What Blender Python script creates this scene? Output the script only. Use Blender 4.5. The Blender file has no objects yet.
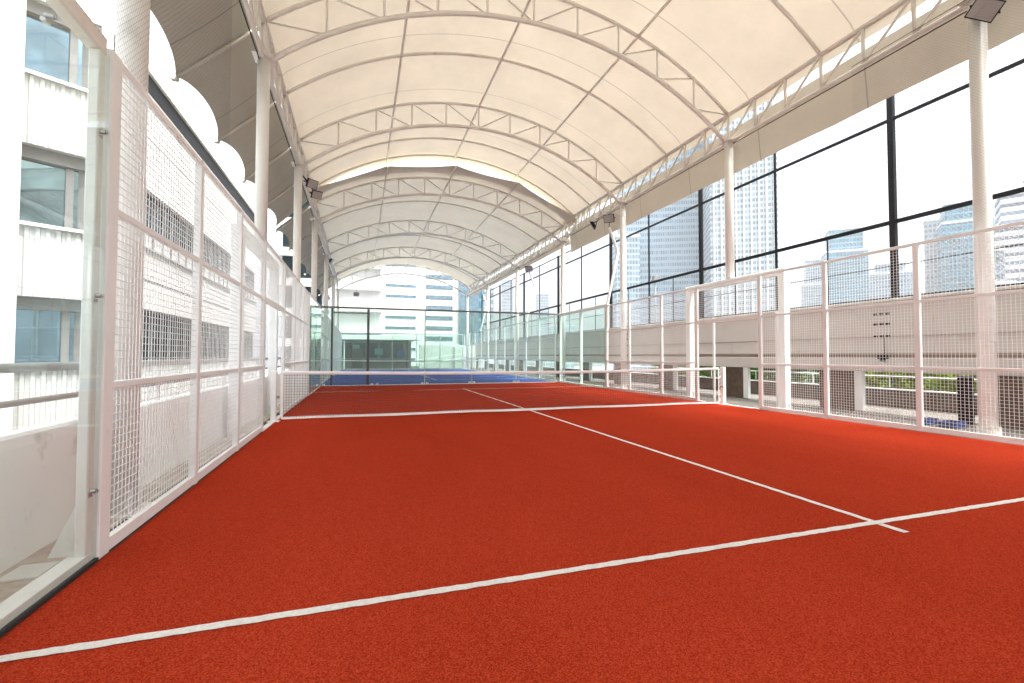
import bpy, math, random
from mathutils import Vector, Matrix
random.seed(7)
S = bpy.context.scene
C = S.collection
R = math.radians

# ---------------------------------------------------------------- mesh helper
class MB:
    def __init__(self):
        self.v = []; self.f = []; self.smooth = False
    def quad(self, a, b, c, d):
        n = len(self.v); self.v += [tuple(a), tuple(b), tuple(c), tuple(d)]; self.f.append((n, n+1, n+2, n+3)); return self
    def box(self, x0, y0, z0, x1, y1, z1):
        n = len(self.v)
        self.v += [(x0,y0,z0),(x1,y0,z0),(x1,y1,z0),(x0,y1,z0),(x0,y0,z1),(x1,y0,z1),(x1,y1,z1),(x0,y1,z1)]
        self.f += [tuple(n+i for i in q) for q in ((3,2,1,0),(4,5,6,7),(0,1,5,4),(1,2,6,5),(2,3,7,6),(3,0,4,7))]
        return self
    def cbox(self, x0, y0, z0, x1, y1, z1, b=0.006):
        # box with chamfered vertical and horizontal edges
        n = len(self.v)
        xs, ys, zs = (x0, x1), (y0, y1), (z0, z1)
        idx = {}
        for i in (0,1):
            for j in (0,1):
                for k in (0,1):
                    sx, sy, sz = (1,-1)[i], (1,-1)[j], (1,-1)[k]
                    for a in range(3):
                        p = [xs[i]+sx*b, ys[j]+sy*b, zs[k]+sz*b]
                        p[a] = (xs[i], ys[j], zs[k])[a]
                        idx[(i,j,k,a)] = len(self.v); self.v.append(tuple(p))
        F = self.f
        def q(l): F.append(tuple(l))
        for a in range(3):
            for s in (0,1):
                o = [c for c in range(3) if c != a]
                l = []
                for (u, w) in ((0,0),(1,0),(1,1),(0,1)):
                    t = [0,0,0]; t[a] = s; t[o[0]] = u; t[o[1]] = w
                    l.append(idx[(t[0],t[1],t[2],a)])
                flip = (a == 1) ^ (s == 0)
                q(l[::-1] if flip else l)
        for a in range(3):
            o = [c for c in range(3) if c != a]
            for u in (0,1):
                for w in (0,1):
                    t0 = [0,0,0]; t1 = [0,0,0]
                    t0[a] = 0; t1[a] = 1
                    for t in (t0, t1): t[o[0]] = u; t[o[1]] = w
                    q([idx[(*t0,o[0])], idx[(*t1,o[0])], idx[(*t1,o[1])], idx[(*t0,o[1])]])
        for i in (0,1):
            for j in (0,1):
                for k in (0,1):
                    q([idx[(i,j,k,0)], idx[(i,j,k,1)], idx[(i,j,k,2)]])
        return self
    def tube(self, p0, p1, r, n=8, cap=True, r1=None):
        return self.poly([p0, p1], r, n, cap, r1)
    def poly(self, pts, r, n=8, cap=True, r1=None):
        pts = [Vector(p) for p in pts]; m = len(pts); base = len(self.v)
        ref = None
        for i, p in enumerate(pts):
            if i == 0: d = (pts[1]-p).normalized()
            elif i == m-1: d = (p-pts[i-1]).normalized()
            else: d = ((pts[i+1]-p).normalized()+(p-pts[i-1]).normalized()).normalized()
            if ref is None:
                ref = Vector((0,0,1)) if abs(d.z) < 0.9 else Vector((1,0,0))
            a = d.cross(ref).normalized(); b = a.cross(d).normalized(); ref = b
            rr = r if r1 is None else r + (r1-r)*i/(m-1)
            for k in range(n):
                t = 2*math.pi*(k+0.5)/n
                self.v.append(tuple(p + a*(rr*math.cos(t)) + b*(rr*math.sin(t))))
        for i in range(m-1):
            for k in range(n):
                k2 = (k+1) % n
                self.f.append((base+i*n+k, base+i*n+k2, base+(i+1)*n+k2, base+(i+1)*n+k))
        if cap:
            self.f.append(tuple(base+k for k in range(n))[::-1])
            self.f.append(tuple(base+(m-1)*n+k for k in range(n)))
        return self
    def bar(self, p0, p1, w, h):      # rectangular bar between two points
        p0, p1 = Vector(p0), Vector(p1); d = (p1-p0).normalized()
        ref = Vector((0,0,1)) if abs(d.z) < 0.95 else Vector((0,1,0))
        a = d.cross(ref).normalized()*w/2; b = a.normalized().cross(d).normalized()*h/2
        n = len(self.v)
        for p in (p0, p1):
            for s, t in ((-1,-1),(1,-1),(1,1),(-1,1)):
                self.v.append(tuple(p+a*s+b*t))
        self.f += [tuple(n+i for i in q) for q in ((0,1,5,4),(1,2,6,5),(2,3,7,6),(3,0,4,7),(3,2,1,0),(4,5,6,7))]
        return self
    def grid(self, fn, nu, nv):
        n = len(self.v)
        for j in range(nv+1):
            for i in range(nu+1):
                self.v.append(tuple(fn(i/nu, j/nv)))
        for j in range(nv):
            for i in range(nu):
                a = n+j*(nu+1)+i
                self.f.append((a, a+1, a+nu+2, a+nu+1))
        return self
    def prism(self, outline, z0, z1):
        n = len(self.v); m = len(outline)
        self.v += [(x,y,z0) for x,y in outline] + [(x,y,z1) for x,y in outline]
        self.f.append(tuple(n+i for i in range(m))[::-1]); self.f.append(tuple(n+m+i for i in range(m)))
        for i in range(m):
            j = (i+1) % m
            self.f.append((n+i, n+j, n+m+j, n+m+i))
        return self
    def build(self, name, mat, parent=None, smooth=False):
        off = parent_off(parent) if parent is not None else Vector((0,0,0))
        me = bpy.data.meshes.new(name)
        me.from_pydata([(x-off.x, y-off.y, z-off.z) for x,y,z in self.v], [], self.f)
        me.materials.append(mat); me.update()
        if smooth or self.smooth:
            me.polygons.foreach_set('use_smooth', [True]*len(me.polygons))
        o = bpy.data.objects.new(name, me); C.objects.link(o)
        if parent is not None: o.parent = parent
        return o

def parent_off(p):
    o = Vector((0,0,0))
    while p is not None:
        o += p.location; p = p.parent
    return o

def tag(o, label=None, cat=None, group=None, kind=None):
    if label: o['label'] = label
    if cat: o['category'] = cat
    if group: o['group'] = group
    if kind: o['kind'] = kind
    return o

def thing(name, label, cat, loc=(0,0,0), rz=0, group=None):
    o = bpy.data.objects.new(name, None); C.objects.link(o)
    o.location = loc; o.rotation_euler = (0,0,rz); o.empty_display_size = 0.2
    return tag(o, label, cat, group)

def struct(name, mb, mat):
    return tag(mb.build(name, mat), kind='structure')

def copy_tree(o, parent=None):
    c = o.copy(); C.objects.link(c); c.parent = parent
    for ch in o.children: copy_tree(ch, c)
    return c

# ---------------------------------------------------------------- materials
def mat(name):
    m = bpy.data.materials.new(name); m.use_nodes = True
    nt = m.node_tree
    return m, nt, nt.nodes['Principled BSDF']

def N(nt, t, **kw):
    n = nt.nodes.new(t)
    for k, v in kw.items():
        if k in n.inputs: n.inputs[k].default_value = v
        else: setattr(n, k, v)
    return n

def ramp(nt, fac, stops):
    r = nt.nodes.new('ShaderNodeValToRGB')
    el = r.color_ramp.elements
    while len(el) > 1: el.remove(el[-1])
    el[0].position = stops[0][0]; el[0].color = (*stops[0][1], 1)
    for p, c in stops[1:]:
        e = el.new(p); e.color = (*c, 1)
    nt.links.new(fac, r.inputs['Fac']); return r

def painted(name, c, rough=0.45, var=0.06, scale=3.0, spec=0.5, bump=0.0, dirt=None, metallic=0.0):
    m, nt, b = mat(name)
    tc = N(nt, 'ShaderNodeTexCoord')
    no = N(nt, 'ShaderNodeTexNoise', Scale=scale, Detail=6.0, Roughness=0.6)
    nt.links.new(tc.outputs['Object'], no.inputs['Vector'])
    lo = tuple(max(0, x*(1-var)) for x in c); hi = tuple(min(1, x*(1+var)) for x in c)
    r = ramp(nt, no.outputs['Fac'], [(0.3, lo), (0.7, hi)])
    out = r.outputs['Color']
    if dirt:
        col, lo_, hi_, sc = dirt
        n2 = N(nt, 'ShaderNodeTexNoise', Scale=sc, Detail=8.0, Roughness=0.7)
        nt.links.new(tc.outputs['Object'], n2.inputs['Vector'])
        r2 = ramp(nt, n2.outputs['Fac'], [(lo_, (0,0,0)), (hi_, (1,1,1))])
        mx = N(nt, 'ShaderNodeMixRGB'); mx.inputs[2].default_value = (*col, 1)
        nt.links.new(r2.outputs['Color'], mx.inputs[0]); nt.links.new(out, mx.inputs[1])
        out = mx.outputs[0]
    nt.links.new(out, b.inputs['Base Color'])
    b.inputs['Roughness'].default_value = rough
    b.inputs['Specular IOR Level'].default_value = spec
    b.inputs['Metallic'].default_value = metallic
    if bump:
        n3 = N(nt, 'ShaderNodeTexNoise', Scale=scale*12, Detail=5.0)
        nt.links.new(tc.outputs['Object'], n3.inputs['Vector'])
        bp = N(nt, 'ShaderNodeBump', Strength=bump, Distance=0.02)
        nt.links.new(n3.outputs['Fac'], bp.inputs['Height']); nt.links.new(bp.outputs[0], b.inputs['Normal'])
    return m

def turf(name, dark, mid, light, fleck):
    m, nt, b = mat(name)
    tc = N(nt, 'ShaderNodeTexCoord')
    fine = N(nt, 'ShaderNodeTexNoise', Scale=120.0, Detail=5.0, Roughness=0.85)
    big = N(nt, 'ShaderNodeTexNoise', Scale=0.55, Detail=5.0, Roughness=0.6)
    mpg = N(nt, 'ShaderNodeMapping'); mpg.inputs['Scale'].default_value = (1.0, 0.35, 1.0)
    nt.links.new(tc.outputs['Object'], fine.inputs['Vector'])
    nt.links.new(tc.outputs['Object'], mpg.inputs['Vector']); nt.links.new(mpg.outputs[0], big.inputs['Vector'])
    # crumb of the carpet: small cells, each with its own tone
    cell = N(nt, 'ShaderNodeTexVoronoi', Scale=210.0)
    nt.links.new(tc.outputs['Object'], cell.inputs['Vector'])
    sc_ = N(nt, 'ShaderNodeSeparateColor'); nt.links.new(cell.outputs['Color'], sc_.inputs[0])
    fm = N(nt, 'ShaderNodeMath', operation='MULTIPLY_ADD'); fm.inputs[1].default_value = 0.36
    nt.links.new(sc_.outputs[0], fm.inputs[0])
    fh = N(nt, 'ShaderNodeMath', operation='MULTIPLY'); fh.inputs[1].default_value = 0.64
    nt.links.new(fine.outputs['Fac'], fh.inputs[0]); nt.links.new(fh.outputs[0], fm.inputs[2])
    r1 = ramp(nt, fm.outputs[0], [(0.26, dark), (0.5, mid), (0.74, light)])
    r2 = ramp(nt, big.outputs['Fac'], [(0.3, (0.91,0.90,0.89)), (0.7, (1.06,1.09,1.12))])
    mu = N(nt, 'ShaderNodeMixRGB', blend_type='MULTIPLY'); mu.inputs[0].default_value = 1
    nt.links.new(r1.outputs[0], mu.inputs[1]); nt.links.new(r2.outputs[0], mu.inputs[2])
    # pale sand grains caught between the fibres
    vo = N(nt, 'ShaderNodeTexVoronoi', Scale=70.0)
    nt.links.new(tc.outputs['Object'], vo.inputs['Vector'])
    r3 = ramp(nt, vo.outputs['Distance'], [(0.06, (1,1,1)), (0.13, (0,0,0))])
    med = N(nt, 'ShaderNodeTexNoise', Scale=2.5, Detail=4.0)
    nt.links.new(tc.outputs['Object'], med.inputs['Vector'])
    r4 = ramp(nt, med.outputs['Fac'], [(0.5, (0,0,0)), (0.75, (0.5,0.5,0.5))])
    m2 = N(nt, 'ShaderNodeMixRGB', blend_type='MULTIPLY'); m2.inputs[0].default_value = 1
    nt.links.new(r3.outputs[0], m2.inputs[1]); nt.links.new(r4.outputs[0], m2.inputs[2])
    mx = N(nt, 'ShaderNodeMixRGB'); mx.inputs[2].default_value = (*fleck, 1)
    nt.links.new(m2.outputs[0], mx.inputs[0]); nt.links.new(mu.outputs[0], mx.inputs[1])
    nt.links.new(mx.outputs[0], b.inputs['Base Color'])
    b.inputs['Roughness'].default_value = 1.0; b.inputs['Specular IOR Level'].default_value = 0.0
    bp = N(nt, 'ShaderNodeBump', Strength=0.35, Distance=0.004)
    nt.links.new(fm.outputs[0], bp.inputs['Height']); nt.links.new(bp.outputs[0], b.inputs['Normal'])
    return m

def membrane(name, c, trans, seam_at):
    m, nt, b = mat(name)
    tc = N(nt, 'ShaderNodeTexCoord')
    no = N(nt, 'ShaderNodeTexNoise', Scale=0.9, Detail=6.0, Roughness=0.65)
    nt.links.new(tc.outputs['Object'], no.inputs['Vector'])
    r = ramp(nt, no.outputs['Fac'], [(0.3, tuple(x*0.90 for x in c)), (0.7, tuple(min(1, x*1.04) for x in c))])
    # welded overlaps: two cloths thick, a real line in the fabric every few metres
    sp = N(nt, 'ShaderNodeSeparateXYZ'); nt.links.new(tc.outputs['Object'], sp.inputs[0])
    per, ph, wd = seam_at
    a = N(nt, 'ShaderNodeMath', operation='ADD'); a.inputs[1].default_value = 100*per-ph
    nt.links.new(sp.outputs['Y'], a.inputs[0])
    mo = N(nt, 'ShaderNodeMath', operation='MODULO'); mo.inputs[1].default_value = per
    nt.links.new(a.outputs[0], mo.inputs[0])
    lt = N(nt, 'ShaderNodeMath', operation='LESS_THAN'); lt.inputs[1].default_value = wd
    nt.links.new(mo.outputs[0], lt.inputs[0])
    mx = N(nt, 'ShaderNodeMixRGB'); mx.inputs[2].default_value = (*[x*0.62 for x in c], 1)
    nt.links.new(lt.outputs[0], mx.inputs[0]); nt.links.new(r.outputs[0], mx.inputs[1])
    d = N(nt, 'ShaderNodeBsdfDiffuse'); t = N(nt, 'ShaderNodeBsdfTranslucent')
    nt.links.new(mx.outputs[0], d.inputs['Color']); nt.links.new(mx.outputs[0], t.inputs['Color'])
    # fabric wrinkles
    n2 = N(nt, 'ShaderNodeTexNoise', Scale=1.3, Detail=4.0, Distortion=0.6)
    nt.links.new(tc.outputs['Object'], n2.inputs['Vector'])
    bp = N(nt, 'ShaderNodeBump', Strength=0.25, Distance=0.08)
    nt.links.new(n2.outputs['Fac'], bp.inputs['Height'])
    nt.links.new(bp.outputs[0], d.inputs['Normal']); nt.links.new(bp.outputs[0], t.inputs['Normal'])
    ms = N(nt, 'ShaderNodeMixShader'); ms.inputs[0].default_value = trans
    nt.links.new(d.outputs[0], ms.inputs[1]); nt.links.new(t.outputs[0], ms.inputs[2])
    nt.links.new(ms.outputs[0], nt.nodes['Material Output'].inputs['Surface'])
    return m

def glass(name, tint, refl=1.5, film=0.0, edge=None):
    m, nt, b = mat(name)
    tr = N(nt, 'ShaderNodeBsdfTransparent'); tr.inputs[0].default_value = (*tint, 1)
    gl = N(nt, 'ShaderNodeBsdfGlossy', Roughness=0.01)
    gl.inputs['Color'].default_value = (0.95, 1, 0.98, 1)
    # Schlick reflectance of a thin sheet, the same from both sides
    lwt = N(nt, 'ShaderNodeLayerWeight'); lwt.inputs['Blend'].default_value = 0.5
    pw = N(nt, 'ShaderNodeMath', operation='POWER'); pw.inputs[1].default_value = 5.0
    nt.links.new(lwt.outputs['Facing'], pw.inputs[0])
    fr = N(nt, 'ShaderNodeMapRange'); f0 = ((refl-1)/(refl+1))**2
    fr.inputs['To Min'].default_value = f0; fr.inputs['To Max'].default_value = 0.8
    nt.links.new(pw.outputs[0], fr.inputs[0])
    ms = N(nt, 'ShaderNodeMixShader')
    nt.links.new(fr.outputs[0], ms.inputs[0]); nt.links.new(tr.outputs[0], ms.inputs[1]); nt.links.new(gl.outputs[0], ms.inputs[2])
    out = ms.outputs[0]
    if film:       # thin dusty film on the panes
        df = N(nt, 'ShaderNodeBsdfDiffuse'); df.inputs[0].default_value = (0.72, 0.80, 0.76, 1)
        m2 = N(nt, 'ShaderNodeMixShader')
        tc = N(nt, 'ShaderNodeTexCoord'); no = N(nt, 'ShaderNodeTexNoise', Scale=0.8, Detail=6.0)
        nt.links.new(tc.outputs['Object'], no.inputs['Vector'])
        mp = N(nt, 'ShaderNodeMapRange'); mp.inputs['From Min'].default_value = 0.25; mp.inputs['From Max'].default_value = 0.75
        mp.inputs['To Min'].default_value = film*0.6; mp.inputs['To Max'].default_value = film*1.4
        nt.links.new(no.outputs['Fac'], mp.inputs[0]); nt.links.new(mp.outputs[0], m2.inputs[0])
        nt.links.new(out, m2.inputs[1]); nt.links.new(df.outputs[0], m2.inputs[2]); out = m2.outputs[0]
    nt.links.new(out, nt.nodes['Material Output'].inputs['Surface'])
    return m

def window_glass(name, c, rough=0.04, metal=0.0, ior=1.6):
    m, nt, b = mat(name)
    tc = N(nt, 'ShaderNodeTexCoord'); no = N(nt, 'ShaderNodeTexNoise', Scale=1.1, Detail=4.0)
    nt.links.new(tc.outputs['Object'], no.inputs['Vector'])
    r = ramp(nt, no.outputs['Fac'], [(0.35, tuple(x*0.6 for x in c)), (0.65, tuple(x*1.35 for x in c))])
    nt.links.new(r.outputs[0], b.inputs['Base Color'])
    b.inputs['Roughness'].default_value = rough; b.inputs['IOR'].default_value = ior
    b.inputs['Metallic'].default_value = metal
    return m

def curtain(name, wall, pane, floor_h, bay, sill, mull, rough=0.25, metal=0.0):
    # storeys and bays of a curtain wall; sill / mull = solid share of the storey and of the bay
    m, nt, b = mat(name)
    tc = N(nt, 'ShaderNodeTexCoord'); sp = N(nt, 'ShaderNodeSeparateXYZ')
    nt.links.new(tc.outputs['Object'], sp.inputs[0])
    u = N(nt, 'ShaderNodeMath', operation='ADD'); nt.links.new(sp.outputs['X'], u.inputs[0]); nt.links.new(sp.outputs['Y'], u.inputs[1])
    def frac(sock, per):
        d = N(nt, 'ShaderNodeMath', operation='DIVIDE'); d.inputs[1].default_value = per; nt.links.new(sock, d.inputs[0])
        f = N(nt, 'ShaderNodeMath', operation='FRACT'); nt.links.new(d.outputs[0], f.inputs[0])
        fl = N(nt, 'ShaderNodeMath', operation='FLOOR'); nt.links.new(d.outputs[0], fl.inputs[0])
        return f.outputs[0], fl.outputs[0]
    fz, iz = frac(sp.outputs['Z'], floor_h); fu, iu = frac(u.outputs[0], bay)
    g1 = N(nt, 'ShaderNodeMath', operation='GREATER_THAN'); g1.inputs[1].default_value = sill; nt.links.new(fz, g1.inputs[0])
    g2 = N(nt, 'ShaderNodeMath', operation='GREATER_THAN'); g2.inputs[1].default_value = mull; nt.links.new(fu, g2.inputs[0])
    mu = N(nt, 'ShaderNodeMath', operation='MULTIPLY'); nt.links.new(g1.outputs[0], mu.inputs[0]); nt.links.new(g2.outputs[0], mu.inputs[1])
    cb = N(nt, 'ShaderNodeCombineXYZ'); nt.links.new(iu, cb.inputs[0]); nt.links.new(iz, cb.inputs[1])
    wn = N(nt, 'ShaderNodeTexWhiteNoise', noise_dimensions='3D'); nt.links.new(cb.outputs[0], wn.inputs['Vector'])
    rp = ramp(nt, wn.outputs['Value'], [(0.0, tuple(x*0.55 for x in pane)), (0.6, pane), (1.0, tuple(min(1, x*1.7) for x in pane))])
    mx = N(nt, 'ShaderNodeMixRGB'); mx.inputs[1].default_value = (*wall, 1)
    nt.links.new(mu.outputs[0], mx.inputs[0]); nt.links.new(rp.outputs[0], mx.inputs[2])
    nt.links.new(mx.outputs[0], b.inputs['Base Color'])
    rr = N(nt, 'ShaderNodeMapRange'); rr.inputs['To Min'].default_value = 0.7; rr.inputs['To Max'].default_value = rough
    nt.links.new(mu.outputs[0], rr.inputs[0]); nt.links.new(rr.outputs[0], b.inputs['Roughness'])
    b.inputs['IOR'].default_value = 1.6
    return m

def leafmat(name, c0, c1):
    m, nt, b = mat(name)
    tc = N(nt, 'ShaderNodeTexCoord'); no = N(nt, 'ShaderNodeTexNoise', Scale=9.0, Detail=3.0)
    nt.links.new(tc.outputs['Object'], no.inputs['Vector'])
    r = ramp(nt, no.outputs['Fac'], [(0.35, c0), (0.65, c1)])
    d = N(nt, 'ShaderNodeBsdfDiffuse'); t = N(nt, 'ShaderNodeBsdfTranslucent')
    nt.links.new(r.outputs[0], d.inputs[0]); nt.links.new(r.outputs[0], t.inputs[0])
    ms = N(nt, 'ShaderNodeMixShader'); ms.inputs[0].default_value = 0.45
    nt.links.new(d.outputs[0], ms.inputs[1]); nt.links.new(t.outputs[0], ms.inputs[2])
    nt.links.new(ms.outputs[0], nt.nodes['Material Output'].inputs['Surface'])
    return m

M = {}
M['red'] = turf('red_turf', (0.215,0.0165,0.0065), (0.345,0.0310,0.0122), (0.495,0.072,0.032), (0.58,0.32,0.22))
M['blue'] = turf('blue_turf', (0.018,0.062,0.24), (0.032,0.115,0.38), (0.055,0.17,0.48), (0.3,0.35,0.45))
M['line'] = painted('line_turf', (0.88,0.85,0.80), 1.0, 0.12, 60.0, 0.05, 0.6)
M['white'] = painted('white_paint', (0.80,0.83,0.825), 0.42, 0.04, 2.0, dirt=((0.55,0.50,0.43), 0.60, 0.85, 2.5))
M['wire'] = painted('white_wire', (0.80,0.825,0.82), 0.5, 0.05, 2.0)
M['truss'] = painted('cream_steel', (0.70,0.67,0.61), 0.45, 0.05, 2.0, dirt=((0.42,0.37,0.30), 0.58, 0.85, 3.0))
M['pipe'] = painted('grey_pipe_paint', (0.40,0.40,0.39), 0.45, 0.08, 2.0)
M['arm'] = painted('shaded_arm_paint', (0.44,0.40,0.34), 0.5, 0.08, 2.0)  # arm paint darkened to carry the same shade as the left eave cloth
M['column'] = painted('column_paint', (0.74,0.72,0.68), 0.42, 0.04, 1.5, dirt=((0.45,0.42,0.37), 0.62, 0.85, 2.0))
M['black'] = painted('black_paint', (0.009,0.010,0.012), 0.55, 0.2, 3.0, 0.15)
M['rubber'] = painted('black_rubber', (0.02,0.02,0.02), 0.8, 0.2, 8.0)
M['steel'] = painted('steel', (0.42,0.42,0.42), 0.35, 0.1, 12.0, metallic=0.8)
M['frost'] = painted('pale_green_paint', (0.76,0.79,0.76), 0.4, 0.04, 2.0, dirt=((0.50,0.49,0.43), 0.6, 0.85, 3.0))
M['memb'] = membrane('canopy_cloth', (0.605,0.55,0.445), 0.13, (2.5, 1.85, 0.028))
M['memb_far'] = membrane('canopy_cloth_grey', (0.60,0.56,0.46), 0.085, (3.4, 1.2, 0.03))
M['wing_left'] = membrane('eave_cloth_shaded', (0.31,0.29,0.24), 0.05, (2.5, 1.85, 0.028))  # same cloth on the left eave, its shade put into a darker colour
M['wing'] = membrane('eave_cloth', (0.52,0.475,0.39), 0.09, (2.5, 1.85, 0.028))
M['gutter'] = painted('gutter_metal', (0.60,0.66,0.70), 0.4, 0.06, 2.0)
M['concrete'] = painted('concrete', (0.50,0.48,0.44), 0.9, 0.15, 1.6, bump=0.25, dirt=((0.27,0.25,0.22), 0.5, 0.72, 2.2))
M['deck'] = painted('deck_screed', (0.10,0.092,0.08), 0.95, 0.2, 1.2, bump=0.3, dirt=((0.08,0.072,0.064), 0.48, 0.7, 2.0))
M['stucco'] = painted('white_stucco', (0.88,0.88,0.86), 0.85, 0.04, 1.2, bump=0.15, dirt=((0.48,0.43,0.36), 0.60, 0.78, 2.6))
M['ledge'] = painted('weathered_ledge', (0.60,0.56,0.49), 0.9, 0.16, 2.5, bump=0.3, dirt=((0.34,0.30,0.25), 0.45, 0.7, 4.0))
M['beige_wall'] = painted('beige_render', (0.56,0.54,0.505), 0.85, 0.05, 0.7, bump=0.15, dirt=((0.42,0.36,0.31), 0.56, 0.8, 1.4))
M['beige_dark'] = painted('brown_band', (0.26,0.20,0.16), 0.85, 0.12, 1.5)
M['building'] = painted('building_white', (0.52,0.52,0.51), 0.8, 0.03, 0.4, dirt=((0.62,0.60,0.55), 0.6, 0.85, 0.8))
M['cladding'] = painted('corrugated_white', (0.45,0.455,0.45), 0.5, 0.03, 0.8)
M['frame_grey'] = painted('window_frame_grey', (0.16,0.16,0.16), 0.5, 0.1, 3.0)
M['pane'] = window_glass('tinted_pane', (0.008,0.018,0.022), 0.03, 0.0, 1.22)
M['pane_sky'] = window_glass('reflective_pane', (0.17,0.27,0.33), 0.03, 0.8, 1.6)
M['glass'] = glass('court_glass', (0.965,0.99,0.98), 1.45, 0.04)
M['glass_far'] = glass('court_glass_far', (0.86,0.945,0.91), 1.45, 0.055)
M['netdark'] = painted('dark_net_cord', (0.10,0.085,0.08), 0.8, 0.1, 3.0)
M['netgrey'] = painted('grey_net_cord', (0.07,0.068,0.062), 0.8, 0.1, 3.0)
M['chain'] = painted('chain_link_wire', (0.20,0.21,0.22), 0.5, 0.1, 3.0)
M['tape'] = painted('net_tape', (0.86,0.86,0.85), 0.8, 0.05, 6.0)
M['brown'] = painted('brown_timber', (0.11,0.075,0.05), 0.8, 0.35, 6.0)
M['soil'] = painted('planter_side', (0.13,0.105,0.085), 0.9, 0.3, 4.0, bump=0.3)
M['blueplastic'] = painted('blue_plastic', (0.03,0.07,0.22), 0.4, 0.1, 5.0)
M['teal_sign'] = painted('teal_sign', (0.16,0.36,0.32), 0.5, 0.1, 3.0)
M['lens'] = painted('lamp_glass', (0.34,0.32,0.31), 0.15, 0.06, 5.0)
M['asphalt'] = painted('city_ground', (0.16,0.17,0.16), 0.95, 0.35, 0.02)
M['leaf_lime'] = leafmat('leaf_lime', (0.20,0.34,0.03), (0.44,0.58,0.09))
M['leaf_green'] = leafmat('leaf_green', (0.06,0.15,0.04), (0.15,0.29,0.08))
M['bark'] = painted('bark', (0.12,0.09,0.06), 0.9, 0.2, 8.0)

# ---------------------------------------------------------------- setting
struct('city_ground', MB().quad((-690,-690,-26),(1090,-690,-26),(1090,1090,-26),(-690,1090,-26)), M['asphalt'])
struct('roof_deck', MB().box(-5.62,-14,-0.5, 12.0,46,-0.012), M['deck'])
struct('court_surface', MB().box(-5.0,-10.2,-0.010, 5.0,10.02,0.0), M['red'])
struct('court_surface', MB().box(-5.0,10.30,-0.010, 5.0,30.4,0.0), M['blue'])
lw = 0.055
ln = MB()
def ribbon_line(name, a, b, w=lw):
    # turf line with slightly ragged edges
    a, b = Vector((*a, 0.004)), Vector((*b, 0.004)); d = b-a; n = Vector((-d.y, d.x, 0)).normalized()
    k = max(2, int(d.length/0.04)); mb = MB()
    for i in range(k+1):
        p = a + d*i/k
        for s in (-1, 1):
            q = p + n*(s*(w/2 + random.uniform(-0.0035, 0.0035)))
            mb.v.append((q.x, q.y, 0.004))
    for i in range(k): mb.f.append((2*i, 2*i+1, 2*i+3, 2*i+2))
    return struct(name, mb, M['line'])
ribbon_line('service_line', (-4.99,-6.95), (4.99,-6.95))
ribbon_line('service_line', (-4.99,6.95), (4.99,6.95))
ribbon_line('centre_line', (0,-7.15), (0,-6.98)); ribbon_line('centre_line', (0,-6.92), (0,7.15))
ribbon_line('centre_line', (0,13.2), (0,27.5)); ribbon_line('service_line', (-4.99,13.4), (4.99,13.4)); ribbon_line('service_line', (-4.99,27.3), (4.99,27.3))

# ---------------------------------------------------------------- canopy roofs
def arc(x, zb, rise, half=5.3):
    r = (half*half + rise*rise)/(2*rise)
    return zb + rise - r + math.sqrt(max(0, r*r - x*x))

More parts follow.
